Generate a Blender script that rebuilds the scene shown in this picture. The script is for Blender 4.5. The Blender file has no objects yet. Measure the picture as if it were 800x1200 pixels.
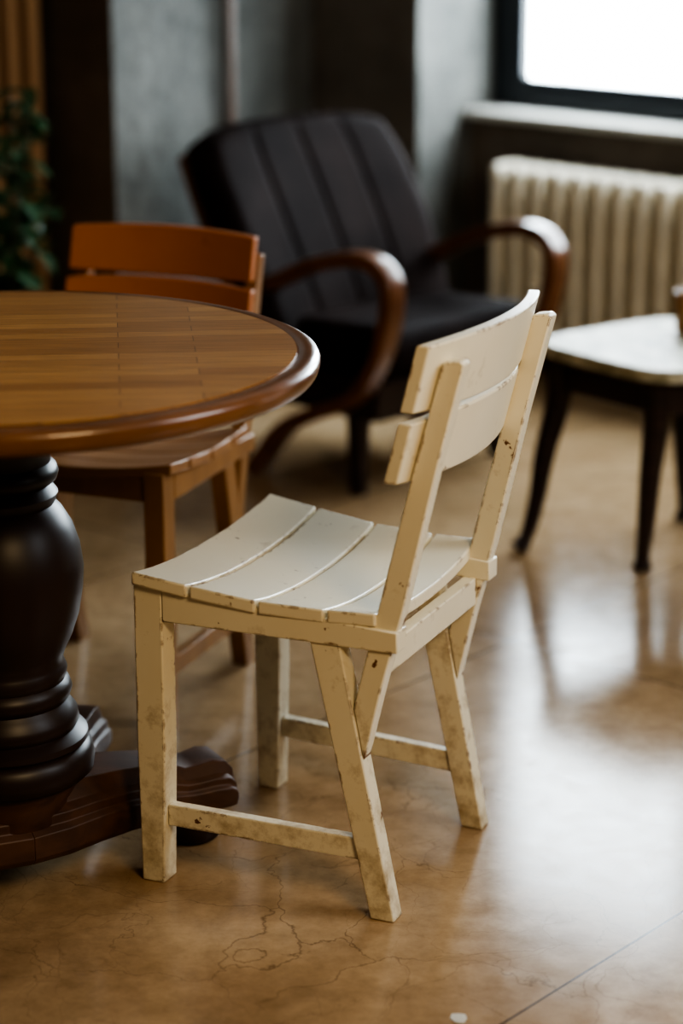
import bpy, math, random
from mathutils import Vector, Matrix
random.seed(7)
sc=bpy.context.scene
COL=sc.collection
RA=math.atan2(-.688,.725)           # room frame angle

# ------------------------------------------------------------ materials
def newmat(name):
    m=bpy.data.materials.new(name); m.use_nodes=True
    nt=m.node_tree; b=nt.nodes['Principled BSDF']
    return m,nt,b
def N(nt,t,**k):
    n=nt.nodes.new(t)
    for a,v in k.items():
        if hasattr(n,a): setattr(n,a,v)
        else: n.inputs[a].default_value=v
    return n
def ramp(nt,stops):
    n=nt.nodes.new('ShaderNodeValToRGB'); e=n.color_ramp.elements
    while len(e)<len(stops): e.new(.5)
    for i,(p,c) in enumerate(stops):
        e[i].position=p; e[i].color=(c[0],c[1],c[2],1) if not isinstance(c,(int,float)) else (c,c,c,1)
    return n
def coords(nt,scale=(1,1,1),rot=(0,0,0),loc=(0,0,0),kind='Object'):
    tc=nt.nodes.new('ShaderNodeTexCoord'); mp=nt.nodes.new('ShaderNodeMapping')
    mp.inputs['Scale'].default_value=scale; mp.inputs['Rotation'].default_value=rot; mp.inputs['Location'].default_value=loc
    nt.links.new(tc.outputs[kind],mp.inputs[0]); return mp.outputs[0]
def mix(nt,f,a,b,mode='MIX'):
    n=nt.nodes.new('ShaderNodeMix'); n.data_type='RGBA'; n.blend_type=mode
    for s,v in ((0,f),(6,a),(7,b)):
        if hasattr(v,'is_linked') or hasattr(v,'links'): nt.links.new(v,n.inputs[s])
        else: n.inputs[s].default_value=v if s==0 else (*v,1)
    return n.outputs[2]
def bump(nt,b,h,st,dist=.01):
    n=nt.nodes.new('ShaderNodeBump'); n.inputs['Strength'].default_value=st; n.inputs['Distance'].default_value=dist
    nt.links.new(h,n.inputs['Height']); nt.links.new(n.outputs[0],b.inputs['Normal'])

def wood(name,c1,c2,rough=.4,scale=6,stretch=(1,1,8),coat=0):
    m,nt,b=newmat(name)
    v=coords(nt,scale=stretch)
    n=N(nt,'ShaderNodeTexNoise',Scale=scale,Detail=5.0,Distortion=.6); nt.links.new(v,n.inputs['Vector'])
    r=ramp(nt,[(.3,c1),(.7,c2)]); nt.links.new(n.outputs[0],r.inputs[0]); nt.links.new(r.outputs[0],b.inputs['Base Color'])
    b.inputs['Roughness'].default_value=rough; b.inputs['Coat Weight'].default_value=coat
    return m

def math_n(nt,op,a,b=None):
    n=nt.nodes.new('ShaderNodeMath'); n.operation=op
    for i,v in enumerate((a,b)):
        if v is None: continue
        if isinstance(v,(int,float)): n.inputs[i].default_value=v
        else: nt.links.new(v,n.inputs[i])
    return n.outputs[0]

def paint(name,base,base2,under,rough,edge=.5,grime=1.0,thr=.68):
    m,nt,b=newmat(name)
    v=coords(nt)
    n1=N(nt,'ShaderNodeTexNoise',Scale=6.0,Detail=3.0); nt.links.new(v,n1.inputs['Vector'])
    r1=ramp(nt,[(.35,base),(.7,base2)]); nt.links.new(n1.outputs[0],r1.inputs[0])
    bv=N(nt,'ShaderNodeBevel',samples=8); bv.inputs['Radius'].default_value=.007
    g=nt.nodes.new('ShaderNodeNewGeometry')
    d=nt.nodes.new('ShaderNodeVectorMath'); d.operation='DOT_PRODUCT'
    nt.links.new(bv.outputs[0],d.inputs[0]); nt.links.new(g.outputs['True Normal'],d.inputs[1])
    e=math_n(nt,'SUBTRACT',1.0,d.outputs['Value'])
    e=math_n(nt,'MULTIPLY',e,edge*3)
    e=math_n(nt,'MINIMUM',e,.145)
    n2=N(nt,'ShaderNodeTexNoise',Scale=36.0,Detail=5.0,Roughness=.65); nt.links.new(v,n2.inputs['Vector'])
    s=math_n(nt,'ADD',n2.outputs[0],e)
    r2=ramp(nt,[(thr,0.0),(thr+.025,1.0)]); nt.links.new(s,r2.inputs[0])
    # grime : blotchy, only strong low down
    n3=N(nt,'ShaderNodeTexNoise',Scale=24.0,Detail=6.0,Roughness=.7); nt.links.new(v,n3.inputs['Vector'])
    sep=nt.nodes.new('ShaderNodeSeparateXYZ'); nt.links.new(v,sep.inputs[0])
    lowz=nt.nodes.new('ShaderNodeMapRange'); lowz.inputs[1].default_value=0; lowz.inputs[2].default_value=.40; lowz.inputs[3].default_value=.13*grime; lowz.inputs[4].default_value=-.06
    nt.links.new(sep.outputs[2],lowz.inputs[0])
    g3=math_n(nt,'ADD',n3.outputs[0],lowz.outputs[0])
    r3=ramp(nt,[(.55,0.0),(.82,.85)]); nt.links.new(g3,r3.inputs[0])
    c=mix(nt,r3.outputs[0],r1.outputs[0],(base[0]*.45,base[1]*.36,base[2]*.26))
    c=mix(nt,r2.outputs[0],c,under)
    nt.links.new(c,b.inputs['Base Color']); b.inputs['Roughness'].default_value=rough
    return m
M={}
M['white']=paint('cream_paint',(.83,.765,.60),(.87,.815,.665),(.17,.075,.026),.34,.9)
M['orange']=paint('orange_paint',(.40,.13,.035),(.46,.16,.045),(.16,.05,.02),.45,.1,.3,.72)
M['honey']=wood('honey_wood',(.24,.115,.04),(.34,.17,.06),.42,7,(3,3,.6))
M['seatw']=wood('worn_seat_wood',(.26,.12,.045),(.36,.18,.07),.42,7,(3,.6,3))
M['dark']=wood('dark_turned_wood',(.014,.007,.0055),(.030,.0125,.008),.42,6,(1,1,.4),0)
M['base']=wood('table_base_wood',(.05,.022,.012),(.11,.050,.026),.5,8,(1,4,4))
M['bent']=wood('bentwood',(.11,.042,.018),(.18,.072,.028),.28,8,(1,1,1),.2)
M['slatw']=wood('screen_wood',(.38,.22,.11),(.50,.30,.15),.5,6,(2,2,.3))
M['legdk']=wood('dark_leg_wood',(.016,.008,.006),(.032,.015,.010),.38,8)
def tabletop():
    m,nt,b=newmat('butcher_block_top')
    v=coords(nt,rot=(0,0,-.10))
    br=nt.nodes.new('ShaderNodeTexBrick'); br.offset=.37; br.inputs['Scale'].default_value=1
    br.inputs['Brick Width'].default_value=.27; br.inputs['Row Height'].default_value=.033
    br.inputs['Mortar Size'].default_value=.0006; br.inputs['Color1'].default_value=(.34,.17,.060,1)
    br.inputs['Color2'].default_value=(.48,.265,.10,1); br.inputs['Mortar'].default_value=(.15,.07,.028,1)
    nt.links.new(v,br.inputs['Vector'])
    v2=coords(nt,scale=(2,30,2),rot=(0,0,-.10))
    n=N(nt,'ShaderNodeTexNoise',Scale=6.0,Detail=6.0); nt.links.new(v2,n.inputs['Vector'])
    r=ramp(nt,[(.3,(.76,.74,.70)),(.75,(1.16,1.13,1.06))]); nt.links.new(n.outputs[0],r.inputs[0])
    c=mix(nt,1.0,br.outputs[0],r.outputs[0],'MULTIPLY')
    nt.links.new(c,b.inputs['Base Color']); b.inputs['Roughness'].default_value=.40
    bump(nt,b,n.outputs[0],.12,.002)
    return m
M['top']=tabletop()
M['rim']=wood('table_rim_wood',(.13,.055,.020),(.21,.09,.034),.28,10,(1,1,1),.3)
def leather():
    m,nt,b=newmat('dark_leather')
    v=coords(nt)
    n=N(nt,'ShaderNodeTexNoise',Scale=7.0,Detail=4.0); nt.links.new(v,n.inputs['Vector'])
    r=ramp(nt,[(.35,(.011,.0064,.0055)),(.7,(.022,.0138,.012))]); nt.links.new(n.outputs[0],r.inputs[0])
    nt.links.new(r.outputs[0],b.inputs['Base Color']); b.inputs['Roughness'].default_value=.65
    b.inputs['Specular IOR Level'].default_value=.04
    n2=N(nt,'ShaderNodeTexVoronoi',Scale=160.0); nt.links.new(v,n2.inputs['Vector']); bump(nt,b,n2.outputs[0],.15,.002)
    return m
M['leather']=leather()
def concrete(name,c1,c2):
    m,nt,b=newmat(name)
    v=coords(nt)
    n=N(nt,'ShaderNodeTexNoise',Scale=3.2,Detail=9.0,Roughness=.72); nt.links.new(v,n.inputs['Vector'])
    r=ramp(nt,[(.36,c1),(.66,c2)]); nt.links.new(n.outputs[0],r.inputs[0])
    nt.links.new(r.outputs[0],b.inputs['Base Color']); b.inputs['Roughness'].default_value=.8
    n2=N(nt,'ShaderNodeTexNoise',Scale=18.0,Detail=6.0); nt.links.new(v,n2.inputs['Vector']); bump(nt,b,n2.outputs[0],.6,.012)
    return m
M['wall']=concrete('grey_plaster',(.055,.056,.051),(.16,.16,.147))
M['wallb']=concrete('brown_plaster_and_shade',(.075,.058,.045),(.15,.12,.095))  # back wall colour, also used as painted shade on the pillar sides
M['ceil']=concrete('ceiling_plaster',(.3,.28,.25),(.4,.38,.34))
M['sill']=concrete('stone_sill',(.42,.41,.37),(.58,.56,.51))
def simple(name,c,r=.5,metal=0):
    m,nt,b=newmat(name)
    v=coords(nt); n=N(nt,'ShaderNodeTexNoise',Scale=12.0,Detail=3.0); nt.links.new(v,n.inputs['Vector'])
    rr=ramp(nt,[(.3,tuple(x*.85 for x in c)),(.7,tuple(min(1,x*1.1) for x in c))]); nt.links.new(n.outputs[0],rr.inputs[0])
    nt.links.new(rr.outputs[0],b.inputs['Base Color']); b.inputs['Roughness'].default_value=r; b.inputs['Metallic'].default_value=metal
    return m
M['rad']=simple('radiator_enamel',(.72,.66,.53),.4)
M['frame']=simple('black_window_frame',(.010,.013,.017),.4)
M['pipe']=simple('rusty_pipe',(.09,.045,.025),.5)
M['leaf']=simple('leaf_green',(.035,.09,.035),.45)
M['stem']=simple('plant_stem',(.06,.06,.02),.6)
M['pot']=simple('clay_pot',(.22,.09,.05),.7)
M['soil']=simple('soil',(.03,.02,.015),.9)
M['paper']=simple('paper',(.6,.58,.52),.8)
def emis(name,c,s):
    m=bpy.data.materials.new(name); m.use_nodes=True; nt=m.node_tree; nt.nodes.clear()
    e=nt.nodes.new('ShaderNodeEmission'); o=nt.nodes.new('ShaderNodeOutputMaterial')
    e.inputs[0].default_value=(*c,1); e.inputs[1].default_value=s; nt.links.new(e.outputs[0],o.inputs[0]); return m
M['day']=emis('bright_overcast_pane',(.80,.92,1.0),22)
def marble():
    m,nt,b=newmat('marble_top')
    v=coords(nt)
    n=N(nt,'ShaderNodeTexNoise',Scale=11.0,Detail=9.0,Distortion=1.4); nt.links.new(v,n.inputs['Vector'])
    r=ramp(nt,[(.36,(.54,.50,.38)),(.5,(.22,.20,.12)),(.60,(.55,.51,.39))]); nt.links.new(n.outputs[0],r.inputs[0])
    nt.links.new(r.outputs[0],b.inputs['Base Color']); b.inputs['Roughness'].default_value=.45; b.inputs['Specular IOR Level'].default_value=.25
    return m
M['marble']=marble()
def floor_mat():
    m,nt,b=newmat('polished_stone_floor')
    v=coords(nt)
    n=N(nt,'ShaderNodeTexNoise',Scale=1.7,Detail=8.0,Roughness=.6); nt.links.new(v,n.inputs['Vector'])
    r=ramp(nt,[(.3,(.27,.175,.095)),(.5,(.385,.26,.148)),(.72,(.50,.36,.22))]); nt.links.new(n.outputs[0],r.inputs[0])
    n2=N(nt,'ShaderNodeTexNoise',Scale=22.0,Detail=6.0,Roughness=.7); nt.links.new(v,n2.inputs['Vector'])
    r2=ramp(nt,[(.3,(.78,.76,.73)),(.7,(1.14,1.14,1.14))]); nt.links.new(n2.outputs[0],r2.inputs[0])
    c=mix(nt,1.0,r.outputs[0],r2.outputs[0],'MULTIPLY')
    def cracks(sc_,wid,lo,hi,amt,mscale):
        nd=N(nt,'ShaderNodeTexNoise',Scale=5.0,Detail=6.0); nt.links.new(v,nd.inputs['Vector'])
        vm=nt.nodes.new('ShaderNodeVectorMath'); vm.operation='MULTIPLY_ADD'
        nt.links.new(nd.outputs['Color'],vm.inputs[0]); vm.inputs[1].default_value=(.3,.3,0); nt.links.new(v,vm.inputs[2])
        vo=N(nt,'ShaderNodeTexVoronoi',feature='DISTANCE_TO_EDGE',Scale=sc_); nt.links.new(vm.outputs[0],vo.inputs['Vector'])
        rc=ramp(nt,[(0.0,1.0),(wid,0.0)]); nt.links.new(vo.outputs['Distance'],rc.inputs[0])
        nm=N(nt,'ShaderNodeTexNoise',Scale=mscale,Detail=2.0); nt.links.new(v,nm.inputs['Vector'])
        rm=ramp(nt,[(lo,0.0),(hi,amt)]); nt.links.new(nm.outputs[0],rm.inputs[0])
        return math_n(nt,'MULTIPLY',rc.outputs[0],rm.outputs[0])
    cm=math_n(nt,'MAXIMUM',cracks(4.2,.0055,.36,.56,.58,2.3),cracks(9.0,.010,.38,.56,.36,3.1))
    c=mix(nt,cm,c,(.10,.055,.028))
    sep=nt.nodes.new('ShaderNodeSeparateXYZ'); nt.links.new(v,sep.inputs[0])
    nx,ny=.757,-.653
    def joint(ax,ay,off,per):
        d=math_n(nt,'ADD',math_n(nt,'MULTIPLY',sep.outputs[0],ax),math_n(nt,'MULTIPLY',sep.outputs[1],ay))
        d=math_n(nt,'ADD',d,off)
        d=math_n(nt,'PINGPONG',d,per/2)
        lt=nt.nodes.new('ShaderNodeMath'); lt.operation='LESS_THAN'; nt.links.new(d,lt.inputs[0]); lt.inputs[1].default_value=.0018
        return lt.outputs[0]
    j=math_n(nt,'MAXIMUM',joint(nx,ny,1.503,.83),joint(-ny,nx,.15,1.66))
    c=mix(nt,math_n(nt,'MULTIPLY',j,.95),c,(.04,.025,.018))
    nt.links.new(c,b.inputs['Base Color'])
    rr=ramp(nt,[(.3,.12),(.7,.20)]); nt.links.new(n2.outputs[0],rr.inputs[0]); nt.links.new(rr.outputs[0],b.inputs['Roughness'])
    b.inputs['Specular IOR Level'].default_value=.25
    return m
M['floor']=floor_mat()

# ------------------------------------------------------------ geometry helpers
def empty(name,loc=(0,0,0),rz=0):
    o=bpy.data.objects.new(name,None); COL.objects.link(o); o.location=loc; o.rotation_euler=(0,0,rz); o.empty_display_size=.1
    return o
def mobj(name,verts,faces,mat,parent=None,bevel=0,seg=2,ang=35,sub=0):
    me=bpy.data.meshes.new(name); me.from_pydata([tuple(v) for v in verts],[],faces); me.update()
    import bmesh
    bm=bmesh.new(); bm.from_mesh(me); bmesh.ops.recalc_face_normals(bm,faces=bm.faces); bm.to_mesh(me); bm.free()
    for p in me.polygons: p.use_smooth=True
    me.set_sharp_from_angle(angle=math.radians(ang))
    me.materials.append(mat)
    o=bpy.data.objects.new(name,me); COL.objects.link(o)
    if parent: o.parent=parent
    if bevel:
        b=o.modifiers.new('bevel','BEVEL'); b.width=bevel; b.segments=seg; b.limit_method='ANGLE'; b.angle_limit=math.radians(40)
    return o
def prism(name,bot,top,mat,parent=None,bevel=.003):
    n=len(bot); v=list(bot)+list(top)
    f=[list(range(n))[::-1],list(range(n,2*n))]+[[i,(i+1)%n,n+(i+1)%n,n+i] for i in range(n)]
    return mobj(name,v,f,mat,parent,bevel)
def box(name,x0,x1,y0,y1,z0,z1,mat,parent=None,bevel=.003):
    return prism(name,[(x0,y0,z0),(x1,y0,z0),(x1,y1,z0),(x0,y1,z0)],[(x0,y0,z1),(x1,y0,z1),(x1,y1,z1),(x0,y1,z1)],mat,parent,bevel)
def lathe(name,prof,mat,parent=None,n=56,c=(0,0)):
    v=[];f=[]
    for r,z in prof:
        for i in range(n):
            a=2*math.pi*i/n; v.append((c[0]+r*math.cos(a),c[1]+r*math.sin(a),z))
    m=len(prof)
    for j in range(m-1):
        for i in range(n):
            f.append([j*n+i,j*n+(i+1)%n,(j+1)*n+(i+1)%n,(j+1)*n+i])
    f.append(list(range(n))[::-1]); f.append([(m-1)*n+i for i in range(n)])
    return mobj(name,v,f,mat,parent,ang=40)
def catmull(P,k=8):
    P=[Vector(p) for p in P]; out=[]
    Q=[P[0]*2-P[1]]+P+[P[-1]*2-P[-2]]
    for i in range(1,len(Q)-2):
        for j in range(k):
            t=j/k; a,b,c,d=Q[i-1],Q[i],Q[i+1],Q[i+2]
            out.append(.5*((2*b)+(-a+c)*t+(2*a-5*b+4*c-d)*t*t+(-a+3*b-3*c+d)*t**3))
    out.append(P[-1]); return out
def sweep(name,path,B,w,h,mat,parent=None,round_=True,ns=16,scale=None):
    B=Vector(B).normalized(); v=[];f=[]; L=len(path)
    for i,p in enumerate(path):
        t=(path[min(i+1,L-1)]-path[max(i-1,0)]).normalized(); n=B.cross(t).normalized(); bb=t.cross(n)
        s=scale(i/(L-1)) if scale else 1
        for k in range(ns):
            a=2*math.pi*k/ns; ca,sa=math.cos(a),math.sin(a)
            e=.5 if round_ else .2
            cx=math.copysign(abs(ca)**e,ca); cy=math.copysign(abs(sa)**e,sa)
            v.append(p+bb*(cx*w/2*s)+n*(cy*h/2*s))
    for i in range(L-1):
        for k in range(ns):
            f.append([i*ns+k,i*ns+(k+1)%ns,(i+1)*ns+(k+1)%ns,(i+1)*ns+k])
    f.append(list(range(ns))[::-1]); f.append([(L-1)*ns+k for k in range(ns)])
    return mobj(name,v,f,mat,parent,ang=50)

# ------------------------------------------------------------ slatted chair
def chair(name,loc,rz,mf,ms,back,ptop,mseat=None):
    mseat=mseat or ms
    E=empty(name,loc,rz)
    vs=lambda u:.181-.045*u
    def plate(nm,poly,d0,d1,side,mat,bevel=.0022):
        a=[(u,side*(vs(u)+d0),z) for u,z in poly]; b=[(u,side*(vs(u)+d1),z) for u,z in poly]
        prism(nm,a,b,mat,E,bevel)
    kx=(ptop-.63)/(.773-.63)
    U=lambda u:.422+(u-.422)*kx
    Z=lambda z:.63+(z-.63)*kx
    for k,s in enumerate((-1,1)):
        t=('near','far')[k]
        plate('front_leg_'+t,[(-.001,0),(.033,0),(.038,.2),(.038,.4365),(-.004,.4365),(-.004,.2)],-.018,.018,s,mf)
        plate('rear_leg_'+t,[(.337,0),(.371,0),(.2925,.385),(.2925,.41),(.248,.41),(.250,.385)],-.015,.015,s,mf)
        plate('seat_rail_'+t,[(.038,.384),(.374,.383),(.374,.412),(.038,.432)],-.014,.0185,s,mf)
        plate('back_post_'+t,[(.3257,.226),(.350,.33),(.379,.44),(.422,.63),(U(.457),Z(.770)),(U(.451),Z(.775)),(U(.431),Z(.772)),(U(.427),Z(.766)),(.389,.62),(.345,.44),(.322,.345),(.311,.298)],-.012,.0125,s,mf)
        plate('stretcher_'+t,[(.036,.084),(.332,.080),(.326,.111),(.036,.115)],-.009,.009,s,mf,.002)
    for nm,u0,u1,z0,z1 in (('front_apron',.004,.024,.385,.425),('rear_rail',.334,.354,.345,.385),('rear_seat_rail',.300,.325,.385,.408)):
        w=vs((u0+u1)/2)-.012
        box(nm,u0,u1,-w,w,z0,z1,mf,E,.002)
    nseg=20
    for i,(u0,u1) in enumerate(((0,.079),(.084,.176),(.181,.272),(.277,.343))):
        v=[];f=[]
        for j in range(nseg+1):
            q=-1+2*j/nseg
            for (u,dz) in ((u0,0),(u1,0),(u1,-.018),(u0,-.018)):
                W=.211-.081*u
                z=.457-.066*u-.020*(1-abs(q)**2.2)-.012*math.sin(math.pi*min(1,u/.345))
                if i==0 and u==u0: z-=.003
                v.append((u-(0.006*(1-q*q) if i==0 and u==u0 else 0),q*W,z+dz))
        for j in range(nseg):
            for k in range(4):
                f.append([j*4+k,j*4+(k+1)%4,j*4+4+(k+1)%4,j*4+4+k])
        f.append([3,2,1,0]); f.append([nseg*4+k for k in range(4)])
        mobj('seat_slat_%d'%(i+1),v,f,mseat,E,.0028,3)
    front=lambda z:.345+(z-.44)*(.427-.345)/(.768-.44)
    for i,(z0,z1,W) in enumerate(back):
        v=[];f=[]
        for j in range(nseg+1):
            q=-1+2*j/nseg; sag=.034*(1-q*q)-.034*(1-(.165/W)**2)
            cr=.004*(1-q*q)
            for (z,th) in ((z0-cr,-.020),(z0-cr,-.001),(z1+cr,-.001),(z1+cr,-.020)):
                v.append((front(z)+th+sag,q*W,z))
        for j in range(nseg):
            for k in range(4):
                f.append([j*4+k,j*4+(k+1)%4,j*4+4+(k+1)%4,j*4+4+k])
        f.append([3,2,1,0]); f.append([nseg*4+k for k in range(4)])
        mobj('back_slat_%d'%(i+1),v,f,ms,E,.0028,3)
    return E
chair('wooden_chair',(-.194,3.117,0),-.425,M['white'],M['white'],((.613,.694,.197),(.708,.796,.200)),.773)
chair('wooden_chair',(-.461,3.551,0),1.176,M['honey'],M['orange'],((.585,.658,.177),(.672,.745,.174)),.711,M['seatw'])

# ------------------------------------------------------------ pedestal table
T=empty('pedestal_table',(-.462,2.944,0),0)
R=.434
lathe('table_top',[(.02,.722),(.395,.722),(.404,.7508),(.02,.7508)],M['top'],T,96)
lathe('top_rim',[(.400,.716),(.420,.716),(.428,.720),(.432,.726),(.4345,.734),(R+.001,.740),(.432,.746),(.424,.7495),(.410,.750),(.4075,.7485),(.4055,.7485),(.400,.7495)],M['rim'],T,128)
lathe('under_collar',[(.11,.66),(.13,.675),(.14,.722)],M['dark'],T)
prof=[(.104,.115),(.112,.118),(.121,.132),(.123,.155),(.120,.178),(.114,.190),(.109,.194),(.115,.202),(.114,.214),(.104,.226),(.099,.23),(.103,.238),(.101,.25),(.092,.262),(.088,.268),(.092,.274),(.095,.283),(.092,.292),(.086,.298),(.088,.304),(.089,.311),(.086,.318),(.084,.325),(.087,.337),(.098,.36),(.108,.39),(.114,.425),(.116,.455),(.112,.485),(.103,.513),(.090,.535),(.080,.545),(.083,.551),(.085,.559),(.079,.567),(.075,.571),(.084,.578),(.087,.587),(.084,.596),(.077,.602),(.076,.612),(.080,.625),(.086,.64),(.096,.662)]
prof=[(r,(z if z>.23 else .158+(z-.115)*(.072/.115))) for r,z in prof]
lathe('pedestal',prof,M['dark'],T,64)
lathe('base_hub',[(.07,.055),(.085,.055),(.09,.07),(.09,.13),(.10,.148),(.10,.160)],M['base'],T)
for i,(ang,LN) in enumerate(((29,.335),(209,.40),(80,.37))):
    a=math.radians(ang); c,s=math.cos(a),math.sin(a); kk=LN/.35
    prs=[(.0,.150,.100),(.06,.150,.092),(.12,.147,.072),(.17,.143,.059),(.21,.139,.053),(.25,.132,.050),(.27,.122,.046),(.29,.122,.047),(.315,.126,.050),(.335,.122,.050),(.347,.108,.047),(.35,.095,.045)]
    v=[];f=[]
    for r,z,w in prs:
        r*=kk; h=z-.055
        for (yy,zz) in ((-w*.9,.055),(w*.9,.055),(w,.066),(w,.055+h*.45),(w*.88,.055+h*.52),(w*.88,.055+h*.66),(w*.72,.055+h*.74),(w*.62,z),(-w*.62,z),(-w*.72,.055+h*.74),(-w*.88,.055+h*.66),(-w*.88,.055+h*.52),(-w,.055+h*.45),(-w,.066)):
            v.append((c*r-s*yy,s*r+c*yy,zz))
    n=14
    for j in range(len(prs)-1):
        for k in range(n): f.append([j*n+k,j*n+(k+1)%n,(j+1)*n+(k+1)%n,(j+1)*n+k])
    f.append(list(range(n))[::-1]); f.append([(len(prs)-1)*n+k for k in range(n)])
    mobj('base_foot_%d'%(i+1),v,f,M['base'],T,.002,2)
    lathe('bun_foot_%d'%(i+1),[(.030,0),(.040,.006),(.044,.022),(.041,.040),(.034,.050),(.034,.058)],M['dark'],T,32,(c*(LN-.055),s*(LN-.055)))

# ------------------------------------------------------------ room (local x=a, y=b)
def rbox(name,x0,x1,y0,y1,z0,z1,mat,bevel=0):
    o=box(name,x0,x1,y0,y1,z0,z1,mat,None,bevel); o.rotation_euler=(0,0,RA); return o
H=2.6
o=box('floor',-3.2,6,-2,9,-.1,0,M['floor'],None,0)
rbox('ceiling',-4.8,.8,-.5,5.1,H,H+.1,M['ceil'])
rbox('wall_left',-4.62,-4.494,-.5,5.1,0,H,M['wall'])
def pillar(name,b0,b1):
    o=box(name,-4.494,-4.1,b0,b1,0,H,M['wall'],None,0); o.rotation_euler=(0,0,RA)
    o.data.materials.append(M['wallb'])
    for p in o.data.polygons:
        if p.normal.y<-.9: p.material_index=1  # shade put into the colour: browner on sides turned from the window
pillar('wall_pillar',3.553,3.894)
pillar('wall_pillar',4.616,5.1)
a0,a1=-4.1,-2.45; wz0,wz1=.685,1.68
v=[];f=[]
def addbox(v,f,x0,x1,y0,y1,z0,z1):
    n=len(v); v+= [(x0,y0,z0),(x1,y0,z0),(x1,y1,z0),(x0,y1,z0),(x0,y0,z1),(x1,y0,z1),(x1,y1,z1),(x0,y1,z1)]
    f+=[[n+i for i in q] for q in ((3,2,1,0),(4,5,6,7),(0,1,5,4),(1,2,6,5),(2,3,7,6),(3,0,4,7))]
addbox(v,f,-4.1,.8,4.83,5.1,0,wz0-.02); addbox(v,f,-4.1,.8,4.83,5.1,wz1,H); addbox(v,f,a1,.8,4.83,5.1,wz0-.02,wz1)
o=mobj('wall_back',v,f,M['wallb']); o.rotation_euler=(0,0,RA)
rbox('trim_1',-4.095,a1+.05,4.79,4.95,.663,.684,M['sill'],.004)
WN=empty('window_1',(0,0,0),RA)
y0,y1=4.92,4.975
box('frame_bottom',a0+.005,a1,y0,y1,.686,.765,M['frame'],WN)
box('frame_top',a0+.005,a1,y0,y1,wz1-.06,wz1,M['frame'],WN)
box('frame_left',a0+.005,-3.99,y0-.003,y1,.686,wz1,M['frame'],WN)
box('frame_right',a1-.08,a1,y0-.003,y1,.686,wz1,M['frame'],WN)
box('frame_mullion',-3.36,-3.24,y0-.003,y1,.686,wz1,M['frame'],WN)
for i,(p,q) in enumerate(((-3.99,-3.36),(-3.24,a1-.08))):
    box('frosted_pane_%d'%(i+1),p-.01,q+.01,y0+.03,y0+.036,.755,wz1-.05,M['day'],WN,0)
lathe('wall_pipe',[(.014,0),(.014,H)],M['pipe'],None,16,(0,0)).location=Matrix.Rotation(RA,4,'Z')@Vector((-4.085,3.91,0))
S=empty('slat_screen',(0,0,0),RA)
for i in range(16):
    b=3.52-i*.062
    box('slat_%d'%i,-4.36,-4.32,b-.036,b,0.02,2.5,M['slatw'],S,.002)
box('rail_top',-4.38,-4.36,2.5,3.53,2.3,2.36,M['slatw'],S); box('rail_bottom',-4.38,-4.36,2.5,3.53,0.0,.08,M['slatw'],S)

# ------------------------------------------------------------ radiator
RD=empty('radiator',(0,0,0),RA)
for i in range(19):
    a=-3.875+i*.067
    for k,b in enumerate((4.685,4.728,4.771)):
        P=[Vector((a,b,.10)),Vector((a,b,.13)),Vector((a,b,.52)),Vector((a,b,.55))]
        sweep('column_%d_%d'%(i,k),P,(0,1,0),.040,.026,M['rad'],RD,True,12)
    for k,(z) in enumerate((.105,.545)):
        path=[Vector((a,4.668+.12*t/8,z)) for t in range(9)]
        sweep('header_%d_%d'%(i,k),path,(1,0,0),.036,.052,M['rad'],RD,True,14,scale=lambda t:.75+.25*math.sin(math.pi*t)**.5)
for k,z in enumerate((.105,.53)):
    sweep('hub_%d'%k,[Vector((-3.90,4.728,z)),Vector((-2.65,4.728,z))],(0,1,0),.032,.032,M['rad'],RD,True,12)
for k,a in enumerate((-3.84,-2.70)):
    box('foot_%d'%k,a-.02,a+.02,4.69,4.77,0,.09,M['rad'],RD)

# ------------------------------------------------------------ armchair (local x forward, y lateral)
org=Matrix.Rotation(RA,4,'Z')@Vector((-3.25,3.81,0))
A=empty('armchair',org,RA)
path0=[(-.40,.405),(-.30,.452),(-.18,.505),(-.07,.532),(0,.527),(.040,.488),(.036,.41),(.0,.31),(-.07,.225),(-.17,.180),(-.27,.13),(-.335,.06),(-.375,.012)]
for k,s in enumerate((-1,1)):
    P=catmull([(x,s*.275,z) for x,z in path0],6)
    sweep('bentwood_arm_%d'%(k+1),P,(0,1,0),.052,.032,M['bent'],A,False,20)
    P=[Vector((-.10,s*.225,.24)),Vector((-.095,s*.23,.12)),Vector((-.09,s*.235,0))]
    sweep('front_leg_%d'%(k+1),P,(0,1,0),.045,.045,M['legdk'],A,False,16,scale=lambda t:1-.35*t)
    box('arm_block_%d'%(k+1),-.30,-.05,s*.235-.02,s*.235+.02,.20,.24,M['legdk'],A)
box('seat_frame',-.40,-.03,-.24,.24,.17,.262,M['legdk'],A,.006)
def padded(name,fn,nu,nv,th,mat,parent,seams=(),edge=.035):
    v=[];f=[]
    for side in (1,-1):
        for i in range(nu+1):
            for j in range(nv+1):
                s=i/nu; t=j/nv
                de=min(min(s,1-s)*fn['lu'],min(t,1-t)*fn['lv'])
                k=min(1,de/edge); prof=math.sqrt(max(0,1-(1-k)**2))
                d=th/2*prof
                if side==1:
                    for q in seams:
                        d-=.007*math.exp(-((t-q)*fn['lv']/.006)**2)*k
                v.append(fn['p'](s,t)+fn['n'](s,t)*(side*d))
    m=(nu+1)*(nv+1)
    for side in (0,1):
        for i in range(nu):
            for j in range(nv):
                a=side*m+i*(nv+1)+j; f.append([a,a+1,a+nv+2,a+nv+1])
    o=mobj(name,v,f,mat,parent,ang=80)
    import bmesh
    bm=bmesh.new(); bm.from_mesh(o.data); bmesh.ops.remove_doubles(bm,verts=bm.verts,dist=.0008); bmesh.ops.recalc_face_normals(bm,faces=bm.faces); bm.to_mesh(o.data); bm.free()
    return o
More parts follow.
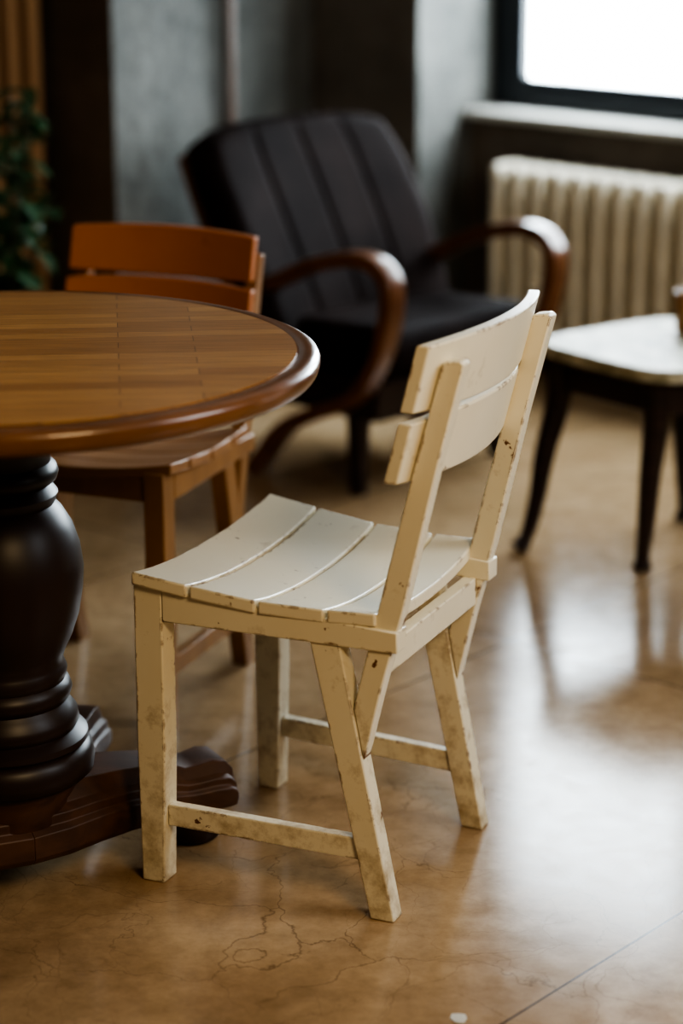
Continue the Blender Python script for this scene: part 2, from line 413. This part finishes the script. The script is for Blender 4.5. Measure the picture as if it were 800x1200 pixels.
def seatp(s,t): return Vector((-.42+.44*s,-.245+.49*t,.31+.02*s))
padded('seat_cushion',{'lu':.44,'lv':.49,'p':seatp,'n':lambda s,t:Vector((0,0,1))},36,60,.105,M['leather'],A,(),edge=.04)
def backp(s,t):
    q=2*t-1; z=.27+.50*s
    w=.325*(1-.10*max(0,(s-.72)/.28)**2.2)*(0.92+.08*min(1,s*2))
    x=-.31-.09*s-.165*s**1.3
    z-= .034*abs(q)**4*s**3
    return Vector((x+.025*q*q,q*w-.008,z))
backn=Vector((.88,0,.42)).normalized()
padded('back_cushion',{'lu':.55,'lv':.62,'p':backp,'n':lambda s,t:backn},48,128,.10,M['leather'],A,(.27,.5,.73),edge=.05)
for k,s in enumerate((-1,1)):
    P=catmull([(-.33,s*.262,.22),(-.44,s*.27,.42),(-.54,s*.27,.60),(-.60,s*.26,.70)],5)
    sweep('back_stile_%d'%(k+1),P,(0,1,0),.03,.04,M['bent'],A,False,16)

# ------------------------------------------------------------ marble side table (local x=(.8,.6), y=(-.6,.8))
ST=empty('side_table',(.66,4.515,0),math.atan2(.6,.8))
def outline(hx,hy,n=96,e=.42):
    pts=[]
    for i in range(n):
        a=2*math.pi*i/n; ca,sa=math.cos(a),math.sin(a)
        pts.append((hx*math.copysign(abs(ca)**e,ca),hy*math.copysign(abs(sa)**e,sa)))
    return pts
def layer(name,layers,mat,parent,e=.42):
    v=[];f=[]
    n=96
    for d,z in layers:
        v+=[(x,y,z) for x,y in outline(.215+d,.205+d,n,e)]
    for j in range(len(layers)-1):
        for i in range(n): f.append([j*n+i,j*n+(i+1)%n,(j+1)*n+(i+1)%n,(j+1)*n+i])
    f.append(list(range(n))[::-1]); f.append([(len(layers)-1)*n+i for i in range(n)])
    return mobj(name,v,f,mat,parent,ang=30)
layer('marble_slab',[(-.002,.396),(.001,.398),(.001,.419),(-.002,.4215)],M['marble'],ST)
layer('apron',[(-.045,.325),(-.038,.328),(-.038,.380),(-.020,.390),(-.020,.396)],M['legdk'],ST,.3)
for k,((tx,ty),(fx,fy)) in enumerate((((-.165,.145),(-.272,.138)),((-.160,-.125),(-.157,-.100)),((.165,-.145),(.272,-.138)),((.160,.125),(.157,.100)))):
    D=Vector((fx,0,0)).normalized() if k%2==0 else Vector((0,fy,0)).normalized()
    top=Vector((tx,ty,.390)); ft=Vector((fx,fy,0))
    if k%2==0:
        pts=[top,Vector((tx-.004*(1 if tx>0 else -1)*-1,ty,.30)),top.lerp(ft,.38)+Vector((0,0,-.05)),top.lerp(ft,.62)-D*.008+Vector((0,0,-.04)),Vector((ft.x-D.x*.022,ft.y,.035)),Vector((ft.x,ft.y,.008))]
    else:
        pts=[top,Vector((tx,ty,.30)),top.lerp(ft,.45)+Vector((0,0,-.02)),top.lerp(ft,.75),Vector((ft.x,ft.y,.035)),Vector((ft.x,ft.y,.004))]
    P=catmull(pts,6)
    sweep('leg_%d'%(k+1),P,(D.y,-D.x,0),.048,.048,M['legdk'],ST,True,16,scale=lambda t:(1-.50*min(1,t/.8)) if t<.85 else .50+.22*(t-.85)/.15)
C=empty('wooden_cup',(.712,4.62,.4215),0)
lathe('cup_body',[(.026,.0),(.030,.004),(.033,.04),(.034,.085),(.030,.085),(.028,.01),(.004,.01)],M['honey'],C,32)
pv=[(.144+.010*math.cos(t*.785)*(1+.25*math.sin(t*2.3)),2.542+.014*math.sin(t*.785)*(1+.2*math.cos(t*1.7)),.0) for t in range(8)]
prism('paper_scrap',pv,[(x,y,.0012) for x,y,z in pv],M['paper'],None,0)

# ------------------------------------------------------------ potted plant
PL=empty('potted_plant',(-.73,4.88,0),0)
lathe('pot',[(.085,0),(.10,.01),(.125,.20),(.135,.205),(.135,.23),(.12,.23),(.115,.205),(.02,.205)],M['pot'],PL,40)
lathe('soil',[(.114,.19),(.114,.212),(.01,.215)],M['soil'],PL,32)
lv=[];lf=[]
for s in range(16):
    a=random.uniform(0,6.28); r=random.uniform(.04,.20); hh=random.uniform(.60,1.0)
    P=catmull([(.03*math.cos(a),.03*math.sin(a),.2),(r*.45*math.cos(a),r*.45*math.sin(a),.2+.5*(hh-.2)),(r*math.cos(a),r*math.sin(a),hh)],8)
    sweep('stem_%d'%s,P,(math.sin(a),-math.cos(a),0.01),.006,.006,M['stem'],PL,True,6,scale=lambda t:1-.5*t)
    for p in P[5:]:
        for q in range(2):
            b=random.uniform(0,6.28); L=random.uniform(.045,.085); wd=L*.27; tilt=random.uniform(-.5,.6)
            d=Vector((math.cos(b)*math.cos(tilt),math.sin(b)*math.cos(tilt),math.sin(tilt))); sd=Vector((-math.sin(b),math.cos(b),random.uniform(-.3,.3))).normalized()
            up=d.cross(sd); n0=len(lv)
            for t,w in ((0,.1),(.25,.8),(.5,1),(.75,.7),(1,.05)):
                c=p+d*(L*t)-Vector((0,0,1))*(L*.35*t*t)
                lv+= [c-sd*wd*w+up*.006*w,c-up*.003,c+sd*wd*w+up*.006*w]
            for j in range(4):
                o_=n0+j*3
                lf+= [[o_,o_+1,o_+4,o_+3],[o_+1,o_+2,o_+5,o_+4]]
mobj('leaves',lv,lf,M['leaf'],PL,ang=60)

# ------------------------------------------------------------ lights
def area(name,loc,target,sx,sy,power,col):
    l=bpy.data.lights.new(name,'AREA'); l.shape='RECTANGLE'; l.size=sx; l.size_y=sy; l.energy=power; l.color=col
    o=bpy.data.objects.new(name,l); COL.objects.link(o); o.location=loc
    o.rotation_euler=(Vector(target)-Vector(loc)).to_track_quat('-Z','Y').to_euler(); return o
area('cool_side_fill',(2.3,2.4,1.9),(-.1,3.0,.4),1.0,1.2,31,(.86,.94,1.0))  # added cool fill from the right, out of view; no window stands there
area('warm_fill',(.9,.9,1.9),(.0,3.0,.4),.6,.6,25,(1.0,.74,.42))  # added warm fill right of the camera, below ceiling height; no fixture there
w=bpy.data.worlds.new('room_ambience'); sc.world=w; w.use_nodes=True
bg=w.node_tree.nodes['Background']; bg.inputs[0].default_value=(.85,.72,.55,1); bg.inputs[1].default_value=.055
try:
    sc.view_settings.look='AgX - High Contrast'
    sc.view_settings.exposure=.08
except Exception as e: print(e)

# ------------------------------------------------------------ camera
cd=bpy.data.cameras.new('camera'); cam=bpy.data.objects.new('camera',cd); COL.objects.link(cam); sc.camera=cam
cam.location=(0,0,1.397); cam.rotation_euler=(math.pi/2-.286,0,0)
cd.sensor_fit='VERTICAL'; cd.sensor_height=36; cd.sensor_width=24; cd.lens=81
cd.clip_start=.05
cd.dof.use_dof=True; cd.dof.focus_distance=3.12; cd.dof.aperture_fstop=1.75
